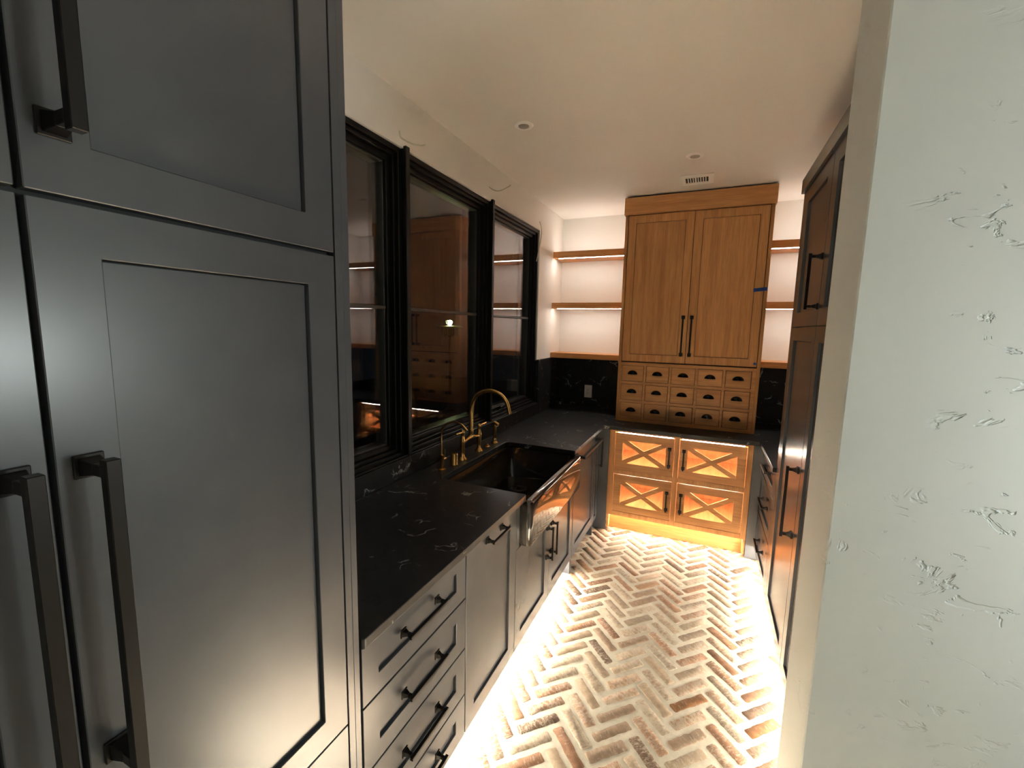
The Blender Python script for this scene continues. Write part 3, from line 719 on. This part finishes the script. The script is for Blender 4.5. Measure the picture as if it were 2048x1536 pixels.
# ------------------------------------------------------------------ ceiling fittings
for k, (x, y, lb) in enumerate(((-0.236, 1.556, 'small round white recessed downlight, switched off, over the sink side'), (0.619, 2.341, 'small round white recessed downlight, switched off, next to the ceiling vent'))):
    t = thing('downlight', (x, y, ZC), lb, 'downlight', 'ceiling downlights')
    MB().lathe((x, y, ZC), [(0.030, -0.001), (0.031, -0.006), (0.036, -0.0075), (0.050, -0.005), (0.054, 0.0)], 28).build('trim_ring', 'white_plastic', t, smooth=True)
    MB().lathe((x, y, ZC), [(0.030, -0.0012), (0.029, -0.0068), (0.012, -0.0078)], 24).build('lens', 'grey_plastic', t, smooth=True)
vt = thing('air_vent', (0.622, 2.81, ZC), 'white slotted air register on the ceiling in front of hutch', 'vent')
MB().box(0.53, 0.71, 2.735, 2.885, ZC - 0.002, ZC - 0.0005).build('backing', 'slot_dark', vt)
MB(lambda a, b, n: (a, b, ZC - n)).ring(0.511, 0.733, 2.700, 2.918, 0.543, 0.697, 2.752, 2.872, 0.0, 0.008).build('frame', 'white_plastic', vt, 0.002)
for i in range(1, 9):
    x = 0.543 + 0.154 * i / 9
    ww = 0.0035 if i != 4 else 0.006
    bx('slat', 'white_plastic', vt, x - ww, x + ww, 2.7525, 2.8715, ZC - 0.0065, ZC - 0.0025)

# ------------------------------------------------------------------ wires, outlet, lantern
def wire(pts, label, r=0.0038):
    o = MB().tube(catmull(pts, 6), r, 8).build('loose_wire', 'wire_white', None, smooth=True)
    tag(o, label, 'wire', 'unfinished wires on the window wall')
wire([(XW + 0.002, 1.015, 2.647), (-0.60, 0.955, 2.586), (-0.53, 0.945, 2.545), (-0.49, 0.960, 2.538), (-0.46, 0.945, 2.531)], 'loose wire curling from the wall above the middle window')
wire([(XW + 0.002, 1.969, 2.663), (-0.60, 1.925, 2.624), (-0.54, 1.895, 2.606), (-0.49, 1.915, 2.630), (-0.47, 1.910, 2.640)], 'loose wire curling from the wall above the window nearest the shelves', 0.0032)
wire([(XW + 0.002, 2.951, 2.653), (-0.635, 2.935, 2.590), (-0.625, 2.915, 2.53), (-0.625, 2.885, 2.44), (-0.625, 2.815, 2.29)], 'long loose wire hanging beside the upper corner of the window', 0.0042)
ol = thing('wall_outlet', (-0.322, 3.62, 1.01), 'white electrical outlet on the black stone left of the hutch', 'outlet')
FO = BF(3.62)
MB(FO).box(-0.361, -0.283, 1.012, 1.142, 0.0003, 0.006).build('cover_plate', 'white_plastic', ol, 0.002)
MB(FO).box(-0.340, -0.304, 1.042, 1.112, 0.006, 0.0078).build('socket', 'white_plastic', ol, 0.0012)
q = MB(FO)
for zz in (1.058, 1.094):
    q.box(-0.331, -0.3285, zz - 0.004, zz + 0.005, 0.0079, 0.0084).box(-0.3155, -0.313, zz - 0.004, zz + 0.005, 0.0079, 0.0084)
q.build('slot', 'slot_dark', ol)

lt = thing('garden_lantern', (-4.0, 6.8, 0), 'small glowing lantern outdoors, seen through the middle window', 'lantern')
MB().lathe((-4.0, 6.8, 0), [(0.10, 0), (0.10, 0.03), (0.03, 0.05), (0.025, 1.50), (0.06, 1.53)], 14).build('post', 'slot_dark', lt, smooth=True)
MB().lathe((-4.0, 6.8, 1.70), [(0.05, -0.17), (0.06, -0.02), (0.26, 0.0), (0.26, 0.02), (0.06, 0.03)], 20).build('tray', 'lantern_metal', lt, smooth=True)
MB().lathe((-4.0, 6.8, 1.74), [(0.012, 0), (0.036, 0.03), (0.044, 0.06), (0.032, 0.09), (0.01, 0.10)], 14).build('bulb', 'lantern_bulb', lt, smooth=True)
for dx, dy in ((0.18, 0), (-0.18, 0), (0, 0.18), (0, -0.18)):
    MB().tube([(-4.0 + dx, 6.8 + dy, 1.71), (-4.0 + dx, 6.8 + dy, 1.52)], 0.012, 6).build('hanging_rod', 'lantern_metal', lt, smooth=True)
